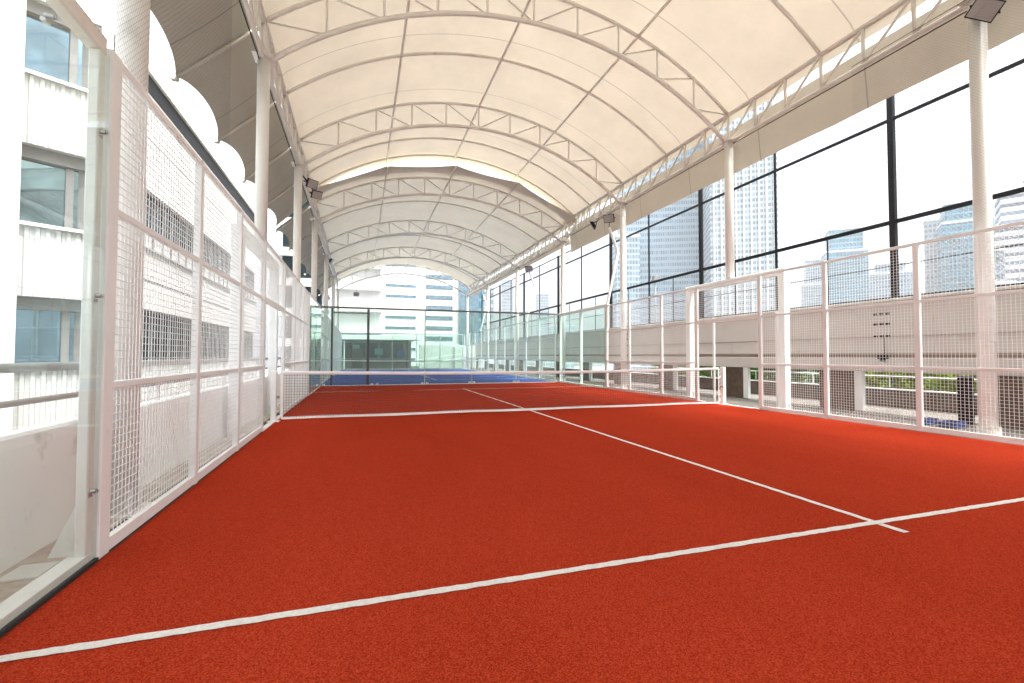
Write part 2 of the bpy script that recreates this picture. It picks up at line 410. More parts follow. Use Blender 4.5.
def canopy(label, y0, y1, trusses, ribs, front_sag, rear_sag, zb, rise, mm, tipR, tipL, tip_step, tip0, wing_y):
    t = thing('canopy_roof', label, 'canopy', (0, (y0+y1)/2, 0))
    up = lambda x: arc(x, zb, rise); lo = lambda x: arc(x, zb-0.72, rise, 5.2)
    H = 5.42
    purl = [-5.3, -2.65, 0, 2.65, 5.3]
    def sag(x):     # edge cable drawn in between the purlin ends
        u = (x+5.3)/2.65; f = u-math.floor(u); return 4*f*(1-f)
    def sh(u, v):
        x = -H + 2*H*u
        a = y0 + front_sag*sag(x); b = y1 - rear_sag*sag(x)
        y = a + (b-a)*v
        nearest = min(abs(y-k) for k in trusses+ribs)
        dip = -0.035*min(1, nearest/1.2)          # slight sag between the arches
        return (x, y, up(min(max(x,-5.3),5.3)) + 0.075 + dip - (abs(x)-5.3 if abs(x) > 5.3 else 0)*1.9)
    MB().grid(sh, 48, int((y1-y0)*5)).build('membrane', mm, t, True)
    for ty in trusses:
        m = MB(); n = 40
        m.poly([(x, ty, up(x)) for x in [-5.3+10.6*i/n for i in range(n+1)]], 0.042, 8)
        m.poly([(x, ty, lo(x)) for x in [-5.16+10.32*i/n for i in range(n+1)]], 0.052, 8)
        ks = [k*1.06 for k in range(-5, 6)]
        for k in range(-4, 5):
            x = k*1.06
            m.tube((x, ty, lo(x)), (x, ty, up(x)), 0.024, 6)
            if k < 0: m.tube((x, ty, up(x)), (x+1.06, ty, lo(x+1.06)), 0.021, 6)
            if k > 0: m.tube((x, ty, up(x)), (x-1.06, ty, lo(x-1.06)), 0.021, 6)
        for s in (-1, 1):
            m.tube((s*5.3, ty, up(5.3)), (s*4.24, ty, lo(4.24)), 0.021, 6)
        m.build('arch_truss', M['truss'], t, True)
    for ry in ribs:
        MB().poly([(x, ry, up(x)) for x in [-5.3+10.6*i/40 for i in range(41)]], 0.038, 8).build('arch_rib', M['truss'], t, True)
    for px in purl[1:4]:
        a, b = y0+0.02, y1-0.02
        MB().tube((px, a, up(px)-0.005), (px, b, up(px)-0.005), 0.034, 8).build('purlin', M['truss'], t, True)
    for s in (-1, 1):
        x = s*5.3; m = MB()
        a, b = min(trusses+[wing_y[0]]), max(trusses+ribs)
        m.tube((x, wing_y[0], zb), (x, wing_y[1], zb), 0.048, 8)
        m.tube((x, wing_y[0], zb-0.72), (x, wing_y[1], zb-0.72), 0.042, 8)
        L = sorted(trusses+ribs); nodes = []
        for i in range(len(L)-1):
            nodes += [L[i]+(L[i+1]-L[i])*k/3 for k in range(3)]
        nodes.append(L[-1])
        step = L[1]-L[0]
        while nodes[0]-step/3 > wing_y[0]: nodes.insert(0, nodes[0]-step/3)
        while nodes[-1]+step/3 < wing_y[1]: nodes.append(nodes[-1]+step/3)
        for i, ny in enumerate(nodes):
            m.tube((x, ny, zb-0.72), (x, ny, zb), 0.034, 8)
            if i: m.tube((x, nodes[i-1], zb), (x, ny, zb-0.72), 0.028, 8)
        m.build('eave_truss', M['truss'], t, True)
        # steel columns with base and head plates
        for ty in trusses:
            if s*0+abs(ty) > 40: continue
            gate = abs(ty) < 0.1
            z0 = 3.15 if gate else 0.0
            c = MB().tube((x, ty, z0), (x, ty, zb-0.70), 0.105, 20)
            col = c.build('column', M['column'], t, True)
            MB().cbox(x-0.17, ty-0.17, zb-0.715, x+0.17, ty+0.17, zb-0.695).build('head_plate', M['column'], col)
            if not gate:
                p = MB().cbox(x-0.12 if s < 0 else x-0.16, ty-0.17, -0.012, x+0.16, ty+0.17, 0.015)
                for k in range(4):
                    a_ = math.pi/2*k + math.pi/4
                    d = Vector((math.cos(a_), math.sin(a_), 0))
                    q = Vector((x, ty, 0))
                    p.bar(q+d*0.10+Vector((0,0,0.09)), q+d*0.14+Vector((0,0,0.09)), 0.012, 0.16)
                p.build('base_plate', M['column'], col)
        # sloping eave cloth with a scalloped outer edge
        tx, tz = tipR if s > 0 else tipL
        ix, iz = (5.50, zb-0.14) if s < 0 else (5.52, zb-0.30)
        ya, yb = wing_y
        def wg(u, v):
            y = ya + (yb-ya)*u
            f = ((y-tip0)/tip_step) % 1.0
            w = 1.0 - (0.15 if s < 0 else 0.02)*(4*f*(1-f))**0.75
            return (s*(ix+(tx-ix)*w*v), y, iz+(tz-iz)*w*v - 0.05*math.sin(math.pi*v)*4*f*(1-f))
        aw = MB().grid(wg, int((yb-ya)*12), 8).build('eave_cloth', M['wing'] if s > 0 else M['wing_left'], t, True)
        k = math.ceil((ya-tip0)/tip_step)
        while tip0+k*tip_step <= yb:
            y = tip0+k*tip_step
            if s > 0: k += 1; continue
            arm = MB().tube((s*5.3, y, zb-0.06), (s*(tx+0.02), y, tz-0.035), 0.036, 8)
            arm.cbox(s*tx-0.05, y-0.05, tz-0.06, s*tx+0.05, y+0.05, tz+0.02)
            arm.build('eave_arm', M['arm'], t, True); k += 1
        # cable along the eave
        MB().tube((s*5.36, ya, zb-0.77), (s*5.36, yb, zb-0.77), 0.012, 6).build('power_cable', M['black'], t)
    return t

canopy('cream fabric barrel canopy on white arched trusses over the red court', -19.8, 9.70, [-15,-10,-5,0,5], [-17.5,-12.5,-7.5,-2.5,2.5,7.5,9.0],  # unseen rear bays added behind the camera to keep sun off the near floor
       0.0, 0.15, 7.35, 1.90, M['memb'], (5.62,5.93), (6.68,6.04), 2.5, 0.0, (-19.8, 9.95))
canopy('greyish lower fabric barrel canopy on arched trusses over the blue court', 8.72, 30.2, [10.15,16.7,23.4,30.2], [13.3,20.0,26.8],
       0.38, 0.0, 7.20, 1.55, M['memb_far'], (5.60,6.35), (6.68,5.95), 3.32, 10.15, (10.0, 30.2))

# ---------------------------------------------------------------- court fences (white welded mesh)
def mesh_wires(mb, x, ya, yb, za, zb, pitch=0.05, r=0.0029):
    n = max(1, round((yb-ya)/pitch))
    for i in range(1, n):
        y = ya + (yb-ya)*i/n
        mb.tube((x, y, za), (x, y, zb), r, 4, False)
    k = max(1, round((zb-za)/pitch))
    for i in range(1, k):
        z = za + (zb-za)*i/k
        mb.tube((x+0.004, ya, z), (x+0.004, yb, z), r, 4, False)

posts = [-5.92,-4.27,-2.70,-1.15,0.92,2.46,4.20,5.72]
def court_fence(s, label):
    X = 5.0*s
    t = thing('mesh_fence', label, 'fence', (X, 0, 0), group='white mesh fences along the red court')
    w = 0.05
    xi, xo = sorted((X+s*0.005, X+s*0.065))
    for i, y in enumerate(posts):
        h = 0.06 if i == 0 else 0.04
        MB().cbox(xi, y-h, 0.0, xo, y+h, 3.06, 0.004).build('post', M['white'], t)
    def rail(ya, yb, z, hh=0.02):
        a, b = sorted((X+s*0.012, X+s*0.055))
        MB().cbox(a, ya, z-hh, b, yb, z+hh, 0.003).build('rail', M['white'], t)
    for i in range(len(posts)-1):
        a, b = posts[i]+(0.062 if i == 0 else 0.042), posts[i+1]-0.042
        gate = i == 3
        rail(a, b, 3.035, 0.024); rail(a, b, 2.10, 0.05 if gate else 0.022)
        m = MB(); mesh_wires(m, X+s*0.03, a, b, 2.13, 3.01)
        if not gate:
            rail(a, b, 1.02); rail(a, b, 0.045, 0.04)
            mesh_wires(m, X+s*0.03, a, b, 0.09, 2.08)
        m.build('mesh_panel', M['wire'], t)
    a_, b_ = sorted((X+s*0.005, X+s*0.09))
    MB().box(a_, -1.10, -0.010, b_, 0.87, 0.012).build('threshold', M['white'], t)
    # portal that carries the canopy column over the entrance
    xa, xb = sorted((X+s*0.23, X+s*0.39))
    for y in (-1.53, 1.53):
        p = MB()
        p.cbox(xa, y-0.085, 0.0, xb, y+0.085, 3.0, 0.008)
        p.cbox(min(xa-0.04, xb+0.04), y-0.17, -0.010, xb+0.04, y+0.17, 0.016, 0.003)
        for q in (-1, 1):
            p.bar((X+s*0.31, y+q*0.085, 0.10), (X+s*0.31, y+q*0.13, 0.10), 0.012, 0.18)
        p.build('portal_post', M['white'], t)
    MB().cbox(xa, -1.62, 3.0, xb, 1.62, 3.15, 0.008).build('portal_beam', M['white'], t)
    xd0, xd1 = sorted((X+s*0.30, X+s*0.34))
    for y in (-1.34, 0.62):
        MB().cbox(xd0, y-0.03, 0.0, xd1, y+0.03, 2.2, 0.003).build('door_jamb', M['white'], t)
    return t
court_fence(1, 'white welded mesh fence in front of the beige parapet')
court_fence(-1, 'white welded mesh fence in front of the white ribbon-window building')

# safety nets above the fences
def diamond(mb, ya, yb, za, zb, x, pitch, r):
    # two families of 45 degree cords clipped to the rectangle
    w, h = yb-ya, zb-za; c = -h
    while c < w:
        for fam in (0, 1):
            t0, t1 = max(0, -c), min(h, w-c)
            if t1 - t0 > 0.01:
                p = [(c+t0, t0), (c+t1, t1)]
                if fam: p = [(w-a, b) for a, b in p]
                mb.tube((x+fam*0.003, ya+p[0][0], za+p[0][1]), (x+fam*0.003, ya+p[1][0], za+p[1][1]), r, 3, False)
        c += pitch*1.41421
    return mb
for s, lab in ((1, 'fine grey safety net hung above the mesh fence beside the beige parapet'), (-1, 'fine grey safety net hung above the mesh fence beside the white building')):
    t = thing('safety_net', lab, 'net', (5.03*s, -7, 3.06), group='safety nets above the court fences')
    diamond(MB(), -12.0, -3.3, 3.09, 6.55, 5.03*s, 0.032, 0.0006).build('netting', M['netgrey'], t)
    MB().tube((5.03*s, -12.0, 6.56), (5.03*s, -3.3, 6.56), 0.006, 6).build('edge_cord', M['netgrey'], t)

# ---------------------------------------------------------------- glass walls of the red court
def glass_side(s, ya, yb, label, mg, near):
    X = 5.0*s
    t = thing('glass_wall', label, 'glass wall', (X, (ya+yb)/2, 0), group='glass walls of the red court')
    n = max(1, round((yb-ya)/2.0)); d = (yb-ya)/n
    xa, xb = sorted((X+s*0.012, X+s*0.024))
    for i in range(n):
        MB().box(xa, ya+d*i+0.006, 0.025, xb, ya+d*(i+1)-0.006, 3.0).build('glass_pane', mg, t)
    x0, x1 = sorted((X+s*0.03, X+s*(0.085 if near else 0.15)))
    pm = M['frost'] if near else M['white']
    ends = [yb-0.045, ] if near else [ya+0.05, yb-0.05]
    for y in ends + ([] if near else [ya+d*i for i in range(1, n)]):
        p = MB().cbox(x0, y-(0.035 if near else 0.035), 0.0, x1, y+(0.035 if near else 0.035), 3.0, 0.006).build('post', pm, t)
    MB().cbox(x0-0.02 if s < 0 else x0, ya, 3.002, x1, yb, 3.11, 0.006).build('top_rail', M['truss'] if near else M['white'], t)
    a, b = sorted((X+s*0.026, X+s*0.125))
    MB().cbox(a, ya, -0.010, b, yb, 0.062, 0.004).build('sill', M['frost'] if near else M['white'], t)
    a, b = sorted((X+s*0.001, X+s*0.024))
    MB().box(a, ya, 0.002, b, yb, 0.022).build('rubber_seal', M['rubber'] if near else M['white'], t)
    if near:
        g = MB(); yy = yb-0.045
        g.v = [(x0-0.002, yy-0.006, 0.063), (x0-0.13, yy-0.006, 0.063), (x0-0.002, yy-0.006, 0.36), (x0-0.002, yy+0.006, 0.063), (x0-0.13, yy+0.006, 0.063), (x0-0.002, yy+0.006, 0.36)]
        g.f = [(0,1,2),(5,4,3),(0,3,4,1),(1,4,5,2),(2,5,3,0)]
        g.build('gusset', pm, t)
        MB().cbox(x0-0.30, yy-0.10, -0.007, x0-0.12, yy+0.10, 0.006, 0.002).build('foot_plate', pm, t)
        for y, z in [(yb-0.05, 0.42), (yb-0.05, 1.55), (yb-0.05, 2.52), (yb-1.02, 0.14), (yb-0.55, 2.86), (yb-2.9, 0.14)]:
            c = MB(); xx = X+s*0.012
            c.tube((xx-s*0.010, y, z), (xx+s*0.03, y, z), 0.013, 14)
            c.tube((xx-s*0.018, y, z), (xx-s*0.012, y, z), 0.010, 6)
            c.cbox(min(xx+s*0.014, xx+s*0.04), y-0.02, z-0.036, max(xx+s*0.014, xx+s*0.04), y+0.02, z-0.016, 0.003)
            c.build('clamp', M['steel'], t)
    return t
glass_side(-1, -10.2, -5.99, 'clear glass side wall nearest the viewer, by the concrete ledge', M['glass'], True)
glass_side(1, -10.2, -5.99, 'clear glass side wall outside the view on the parapet side', M['glass'], False)
glass_side(-1, 5.78, 10.0, 'far glass side wall past the end of the left mesh fence', M['glass_far'], False)
glass_side(1, 5.78, 10.0, 'far glass side wall beyond the mesh fence by the beige parapet', M['glass_far'], False)
t = thing('glass_wall', 'glass back wall with dark rail between the red and blue courts', 'glass wall', (0, 10.06, 0), group='glass walls of the red court')
for i in range(5):
    MB().box(-5+2*i+0.006, 10.07, 0.06, -3+2*i-0.006, 10.082, 3.05).build('glass_pane', M['glass_far'], t)
MB().cbox(-5.1, 10.055, 3.055, 5.1, 10.115, 3.125, 0.005).build('top_rail', M['frame_grey'], t)
MB().cbox(-4.62, 10.10, 2.86, -3.30, 10.14, 2.91, 0.004).build('top_rail', M['frame_grey'], t)
for x, r in ((-4.62, 0.035), (-3.26, 0.05)):
    MB().cbox(x-r, 10.09, 0.0, x+r, 10.15, 3.05, 0.006).build('post', M['black'], t)
for x in (-1.0, 1.0, 3.0):
    MB().cbox(x-0.02, 10.09, 0.0, x+0.02, 10.13, 3.05, 0.004).build('post', M['white'], t)
for x in (-4.9,-3.1,-2.9,-1.1,-0.9,0.9,1.1,2.9,3.1,4.9):
    MB().cbox(x-0.05, 10.05, 0.0, x+0.05, 10.12, 0.09, 0.004).build('clamp', M['frost'], t)
MB().box(-5.0, 10.03, -0.008, 5.0, 10.05, 0.03).build('sill', M['white'], t)

# ---------------------------------------------------------------- padel nets
def padel_net(y, label, coarse):
    t = thing('padel_net', label, 'net', (0, y, 0), group='nets across the padel courts')
    top = lambda x: 0.86 + 0.05*(abs(x)/5)**2
    m = MB(); p = 0.09 if coarse else 0.045; r = 0.0029
    n = int(9.8/p)
    for i in range(n+1):
        x = -4.88 + 9.76*i/n
        m.tube((x, y, 0.07), (x, y, top(x)-0.02), r, 3, False)
    k = int(0.8/p)
    for j in range(k):
        f = (j+0.5)/k
        m.poly([(x, y+0.002, 0.06+(top(x)-0.06)*f) for x in [-4.88+9.76*i/12 for i in range(13)]], r, 3, False)
    m.build('netting', M['netdark'], t)
    hb = MB()
    xs = [-4.9+9.8*i/48 for i in range(49)]
    for s_ in (-1, 1):
        hb.grid(lambda u, v: (-4.9+9.8*u, y+s_*0.012*math.sin(math.pi*min(1, v*1.0)) , top(-4.9+9.8*u)-0.05+0.062*v), 48, 4)
    hb.build('headband', M['tape'], t, True)
    bb = MB().grid(lambda u, v: (-4.9+9.8*u, y-0.006+0.012*v, 0.035+0.05*v + 0.006*math.sin(u*23)), 60, 2)
    bb.build('bottom_band', M['tape'], t, True)
    for s in (-1, 1):
        side = MB().grid(lambda u, v: (s*(4.885+0.03*v), y-0.008, 0.04+(top(4.9)-0.08)*u), 10, 1)
        side.build('side_band', M['tape'], t)
        lace = MB(); pts = []
        for i in range(15):
            z = 0.08 + 0.75*i/14
            pts.append((s*(4.91 if i % 2 else 4.985), y-0.012, z))
        lace.poly(pts, 0.006, 5); lace.build('lacing', M['tape'], t)
        post = MB().cbox(s*5.04-0.045, y-0.05, 0.0, s*5.04+0.045, y+0.05, 0.93, 0.006)
        post.cbox(s*5.04-0.10, y-0.09, 0.0, s*5.04+0.10, y+0.09, 0.014, 0.003)
        po = post.build('net_post', M['white'], t)
        w = MB().tube((s*5.04-0.05*s, y-0.03, 0.45), (s*5.04-0.10*s, y-0.03, 0.45), 0.018, 10)
        w.tube((s*5.04-0.09*s, y-0.03, 0.45), (s*5.04-0.09*s, y-0.12, 0.42), 0.008, 6)
        w.build('winder', M['frame_grey'], po)
    return t
padel_net(0.0, 'low padel net with white tape across the red court', False)
padel_net(20.35, 'far padel net across the blue court behind the glass', True)

# blue court fences
for s, lab in ((1, 'distant white fence along the blue court on the skyline side'), (-1, 'distant white fence along the blue court on the building side')):
    X = 5.06*s
    t = thing('mesh_fence', lab, 'fence', (X, 20, 0), group='white fences along the blue court')
    ys = [10.5+1.98*i for i in range(11)]
    for y in ys: MB().cbox(X-0.03, y-0.03, 0, X+0.03, y+0.03, 3.05, 0.004).build('post', M['white'], t)
    for z in (0.05, 1.02, 2.05, 3.03):
        MB().box(X-0.02, ys[0]+0.03, z-0.02, X+0.02, ys[-1]-0.03, z+0.02).build('rail', M['white'], t)
    m = MB(); mesh_wires(m, X, ys[0], ys[-1], 0.07, 3.0, 0.10, 0.0026); m.build('mesh_panel', M['wire'], t)
t = thing('glass_wall', 'farthest glass wall at the end of the blue court', 'glass wall', (0, 30.6, 0))
for i in range(5): MB().box(-5+2*i+0.006, 30.60, 0.06, -3+2*i-0.006, 30.612, 3.0).build('glass_pane', M['glass_far'], t)
for i in range(6): MB().cbox(-5+2*i-0.03, 30.62, 0, -5+2*i+0.03, 30.68, 3.0, 0.004).build('post', M['white'], t)
MB().cbox(-5.05, 30.59, 3.002, 5.05, 30.65, 3.06, 0.005).build('top_rail', M['white'], t)

# ---------------------------------------------------------------- right: parapet, black wire fence
XP = 6.9
t = thing('parapet_wall', 'beige rendered parapet wall with open gaps below, behind the mesh fence', 'wall', (XP, 10, 0))
MB().cbox(XP, -14, 1.26, XP+0.30, 34, 2.34, 0.01).build('wall_panel', M['beige_wall'], t)
MB().cbox(XP-0.05, -14, 2.342, XP+0.34, 34, 2.40, 0.008).build('coping', M['beige_wall'], t)
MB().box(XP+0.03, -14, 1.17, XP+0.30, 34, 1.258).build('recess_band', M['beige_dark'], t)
MB().cbox(XP-0.06, -14, 0.88, XP+0.36, 34, 1.168, 0.01).build('lower_beam', M['beige_wall'], t)
MB().box(XP-0.010, -14, 1.60, XP-0.002, 34, 1.617).build('conduit', M['beige_dark'], t)
for y in [-11.5,-8.35,-5.2,-2.05,1.10,4.25,7.4,10.55,13.7,16.85,20,23.15,26.3,29.45,32.6]:
    MB().cbox(XP+0.0, y-0.02, 0.0, XP+0.10, y+0.15, 0.878, 0.006).build('pier', M['white'], t)
    MB().cbox(XP+0.02, y+0.152, 0.0, XP+0.12, y+1.0, 0.878, 0.006).build('infill_panel', M['brown'], t)
for y in (-2.62, 7.2):
    for z in (2.07, 1.86, 1.60):
        v = MB()
        for k in range(3): v.box(XP-0.012, y+k*0.12-0.04, z, XP-0.002, y+k*0.12+0.045, z+0.045)
        v.build('wall_vent', M['black'], t)
b = MB().cbox(XP-0.10, -2.66, 1.15, XP-0.062, -2.46, 1.23, 0.004); b.cbox(XP-0.13, -2.61, 1.10, XP-0.062, -2.52, 1.16, 0.004)
b.tube((XP-0.03, -2.56, 1.23), (XP-0.03, -2.56, 1.6), 0.007, 6)
b.build('junction_box', M['black'], t)

t = thing('wire_fence', 'tall black framed wire fence standing on the beige parapet', 'fence', (XP+0.14, 10, 2.4))
fy = [-11.32+2.88*k for k in range(16)]
FX = XP+0.14
for i, y in enumerate(fy):
    h = 0.058 if i % 2 == 1 else 0.028
    MB().cbox(FX-h*0.8, y-h, 2.40, FX+h*0.8, y+h, 6.85, 0.005).build('post', M['black'], t)
    if i < 15: MB().cbox(FX-0.012, y+1.44-0.012, 2.40, FX+0.012, y+1.44+0.012, 3.98, 0.002).build('short_post', M['black'], t)
for z, h in ((6.20, 0.038), (4.02, 0.046), (6.80, 0.03), (3.10, 0.010), (2.43, 0.022)):
    MB().cbox(FX-h*0.6+0.002, fy[0], z-h*0.9, FX+h*0.6-0.002, fy[-1], z+h*0.9, 0.002).build('rail', M['black'], t)
m = MB()
for i in range(15):
    diamond(m, fy[i]+0.02, fy[i+1]-0.02, 2.45, 6.78, FX+0.07, 0.055, 0.0026)
m.build('netting', M['chain'], t)

# kerb, planters and shrubs beyond the gap
t = thing('planter_wall', 'low dirty planter wall with white rail seen under the parapet', 'planter', (8.6, 5, 0))
MB().cbox(8.5, -14, 0.0, 8.8, 40, 0.40, 0.01).build('planter_side', M['soil'], t)
MB().cbox(8.46, -14, 0.402, 8.52, 40, 0.435, 0.004).build('white_edge', M['white'], t)
MB().box(8.8, -14, 0.0, 10.8, 40, 0.30).build('soil', M['soil'], t)
MB().tube((8.66, -14, 0.72), (8.66, 40, 0.72), 0.013, 8).build('rail', M['white'], t)
for k in range(27): MB().tube((8.66, -13.5+2*k, 0.45), (8.66, -13.5+2*k, 0.72), 0.012, 6).build('rail_post', M['white'], t)
def shrub(x, y, w, h, n, lm, label, seed):
    rnd = random.Random(seed)
    t = thing('shrub', label, 'shrub', (x, y, 0.30), group='shrubs in the planter')
    st = MB(); tips = []
    for k in range(9):
        a = rnd.uniform(0, 6.283); r = rnd.uniform(0.2, 1.0)*w
        p1 = (x+r*0.4*math.cos(a), y+r*0.8*math.sin(a), 0.3+h*rnd.uniform(0.3, 0.6))
        p2 = (x+r*0.6*math.cos(a), y+r*1.2*math.sin(a), 0.3+h*rnd.uniform(0.6, 1.0))
        st.poly([(x, y, 0.29), p1, p2], 0.018, 5, True, 0.006); tips += [p1, p2]
    st.build('stem', M['bark'], t)
    lf = MB()
    for k in range(n):
        c = Vector(rnd.choice(tips)) + Vector((rnd.gauss(0, .13), rnd.gauss(0, .2), rnd.gauss(0, .10)))
        if c.z < 0.34 or k % 4 == 0: c.z = 0.33 + rnd.random()*0.3
        d = Vector((rnd.gauss(0,1), rnd.gauss(0,1), rnd.gauss(0.3,0.6))).normalized()
        e = d.cross(Vector((rnd.gauss(0,1), rnd.gauss(0,1), rnd.gauss(0,1)))).normalized()
        L = rnd.uniform(0.04, 0.085); W = L*0.45
        nn = d.cross(e)*L*0.15
        lf.quad(c-d*L, c+e*W+nn, c+d*L, c-e*W+nn)
    lf.build('foliage', lm, t)
shrubs = [(9.6,-4.6,'leaf_green','dark green leafy shrub under the parapet at the picture edge'),
          (9.3,-2.5,'leaf_lime','bright lime shrub just left of the thick white column'),
          (9.6,-1.2,'leaf_lime','lime green shrub between two fence posts under the parapet'),
          (9.8,0.4,'leaf_green','mid green shrub behind the brown panel under the parapet'),
          (9.4,1.9,'leaf_green','green shrub seen beside the portal post under the parapet'),
          (9.7,3.4,'leaf_green','green shrub seen through the court entrance'),
          (9.4,5.6,'leaf_green','small green shrub seen above the net post'),
          (9.7,8.0,'leaf_green','far green shrub beyond the net end'),
          (9.5,-6.4,'leaf_green','leafy shrub in the planter outside the right picture edge')]
shrubs += [(10.5,-5.4,'leaf_green','taller dark shrub at the back of the planter near the picture edge'),
           (10.5,-3.4,'leaf_green','taller dark shrub behind the bright lime one'),
           (10.5,-1.0,'leaf_green','taller dark shrub behind the lime green one between two fence posts'),
           (10.5,1.2,'leaf_green','taller shrub at the back of the planter beside the portal post'),
           (10.5,3.6,'leaf_green','taller shrub at the back of the planter seen through the entrance')]
for i, (x, y, lm, lab) in enumerate(shrubs):
    shrub(x-0.15, y, 0.9, 1.35 if i > 8 else 1.0 if i < 6 else 0.85, 6500, M[lm], lab, i+3)
# small clutter on the deck behind the fence
def crate(y0, y1, h, label):
    t = thing('plastic_crate', label, 'crate', (6.1, (y0+y1)/2, 0), group='blue crates behind the mesh fence')
    m = MB()
    m.box(5.95, y0, -0.01, 6.25, y1, 0.012)
    for a in (5.95, 6.235): m.box(a, y0, 0.013, a+0.015, y1, h)
    for b_ in (y0, y1-0.015): m.box(5.966, b_, 0.013, 6.234, b_+0.015, h)
    m.build('crate_body', M['blueplastic'], t)
    for a in (5.936, 6.252): MB().cbox(a, y0-0.012, h-0.03, a+0.012, y1+0.012, h+0.004, 0.002).build('rim', M['blueplastic'], t)
crate(-3.82, -3.70, 0.10, 'smaller blue plastic crate on the deck behind the mesh fence')
crate(-4.24, -3.98, 0.09, 'longer blue plastic crate on the deck beside the column base')
t = thing('drain_box', 'dark upright drain box against the parapet beside the column', 'box', (6.8, -4.0, 0))
MB().cbox(6.70, -4.06, -0.01, 6.84, -3.88, 0.82, 0.01).build('body', M['black'], t)
MB().cbox(6.68, -4.08, 0.822, 6.845, -3.86, 0.86, 0.006).build('lid', M['frame_grey'], t)

# ---------------------------------------------------------------- floodlights and masts
def floodlight(loc, aim, w, label, arm, group='floodlights under the canopy', roll=0.0):
    loc = Vector(loc); aim = Vector(aim).normalized()
    t = thing('floodlight', label, 'floodlight', loc, 0, group)
    r = aim.cross(Vector((0,0,1))).normalized(); u = r.cross(aim).normalized()
    r, u = r*math.cos(R(roll))+u*math.sin(R(roll)), u*math.cos(R(roll))-r*math.sin(R(roll))
    def bx(c, hx, hy, hz):
        m = MB(); n = 0
        c = Vector(c)
        P = [c + r*(sx*hx) + u*(sy*hy) + aim*(sz*hz) for sz in (-1,1) for sx, sy in ((-1,-1),(1,-1),(1,1),(-1,1))]
        m.v = [tuple(p) for p in P]; m.f = [(3,2,1,0),(4,5,6,7),(0,1,5,4),(1,2,6,5),(2,3,7,6),(3,0,4,7)]
        return m
    h = bx(loc, w, w*0.78, 0.035)
    for k in range(7):
        q = bx(loc - aim*0.06 + r*(w*(-0.75+0.25*k)), 0.006, w*0.6, 0.028); n = len(h.v); h.v += q.v; h.f += [tuple(i+n for i in f) for f in q.f]
    h.build('housing', M['black'], t)
    bx(loc + aim*0.038, w*0.91, w*0.69, 0.004).build('lens', M['lens'], t)
    b = MB(); top = loc - aim*0.16
    for s in (-1, 1):
        b.bar(loc + r*(s*(w+0.012)), top + r*(s*(w+0.012)), 0.012, 0.03)
    b.bar(top - r*(w+0.012), top + r*(w+0.012), 0.012, 0.03)
    b.tube(top, Vector(arm), 0.014, 8)
    b.build('bracket', M['black'], t)
    return t
floodlight((5.10,-5.19,6.30), (-0.80,-0.35,-0.48), 0.175, 'square floodlight on the near column, top right corner of the photo', (5.26,-5.0,6.60), roll=38)
floodlight((5.12,5.66,6.27), (-0.62,-0.70,-0.35), 0.19, 'square floodlight facing the viewer below the eave, the larger of the pair', (5.14,5.70,5.93))
floodlight((4.95,6.60,6.25), (-0.75,0.5,-0.55), 0.17, 'floodlight turned sideways below the eave, beside the larger square one', (5.26,6.7,6.60))
floodlight((-5.0,5.70,6.38), (0.62,-0.68,-0.42), 0.17, 'square floodlight on the building side eave, upper of two', (-5.26,5.7,6.6))
floodlight((-4.87,5.75,6.08), (0.35,-0.75,-0.5), 0.15, 'floodlight tilted away on the building side eave, lower of two', (-5.26,5.85,6.62))
floodlight((-5.05,16.9,6.20), (0.8,-0.2,-0.5), 0.16, 'small dark floodlight far along the building side eave', (-5.28,16.9,6.48))
def mast(y, label, flood):
    t = thing('light_mast', label, 'light mast', (5.06, y, 3.06), group='bent white light masts on the skyline side')
    m = MB().poly([(5.06, y, 2.2), (5.06, y, 3.1), (5.50, y, 4.98), (5.50, y, 5.12), (5.14, y, 5.95)], 0.05, 12)
    m.build('bent_pole', M['white'], t)
    MB().cbox(5.01, y-0.08, 3.06, 5.13, y+0.08, 3.09, 0.004).build('clamp', M['white'], t)
mast(5.70, 'bent white light mast at the far end of the mesh fence, nearest of three', False)
mast(14.4, 'bent white light mast with floodlight behind the glass, middle of three', True)
mast(24.5, 'bent white light mast near the far end, smallest of three', False)
floodlight((5.14,14.3,5.95), (-0.6,-0.7,-0.4), 0.20, 'grey floodlight on top of the middle bent mast', (5.14,14.42,5.95), 'floodlights on masts')
floodlight((-3.9,29.8,6.1), (0.1,-0.9,-0.3), 0.2, 'small dark floodlight hanging under the far end arch', (-3.9,30.1,6.75))
def lamp_post(x, y, h, label):
    t = thing('lamp_post', label, 'lamp post', (x, y, 0.28), group='lamp posts outside the wire fence')
    MB().tube((x, y, 0.28), (x, y, h), 0.035, 10).build('pole', M['frame_grey'], t, True)
    m = MB().cbox(x-0.16, y-0.13, h+0.002, x+0.16, y+0.13, h+0.06, 0.01); m.cbox(x-0.13, y-0.1, h+0.062, x+0.13, y+0.1, h+0.24, 0.02)
    m.build('lamp_head', M['frame_grey'], t)
lamp_post(9.2, 8.6, 4.62, 'thin dark lamp post outside the fence before the pale tower')
lamp_post(9.0, -4.02, 4.62, 'dark lamp post with boxy head outside the fence at the picture edge')

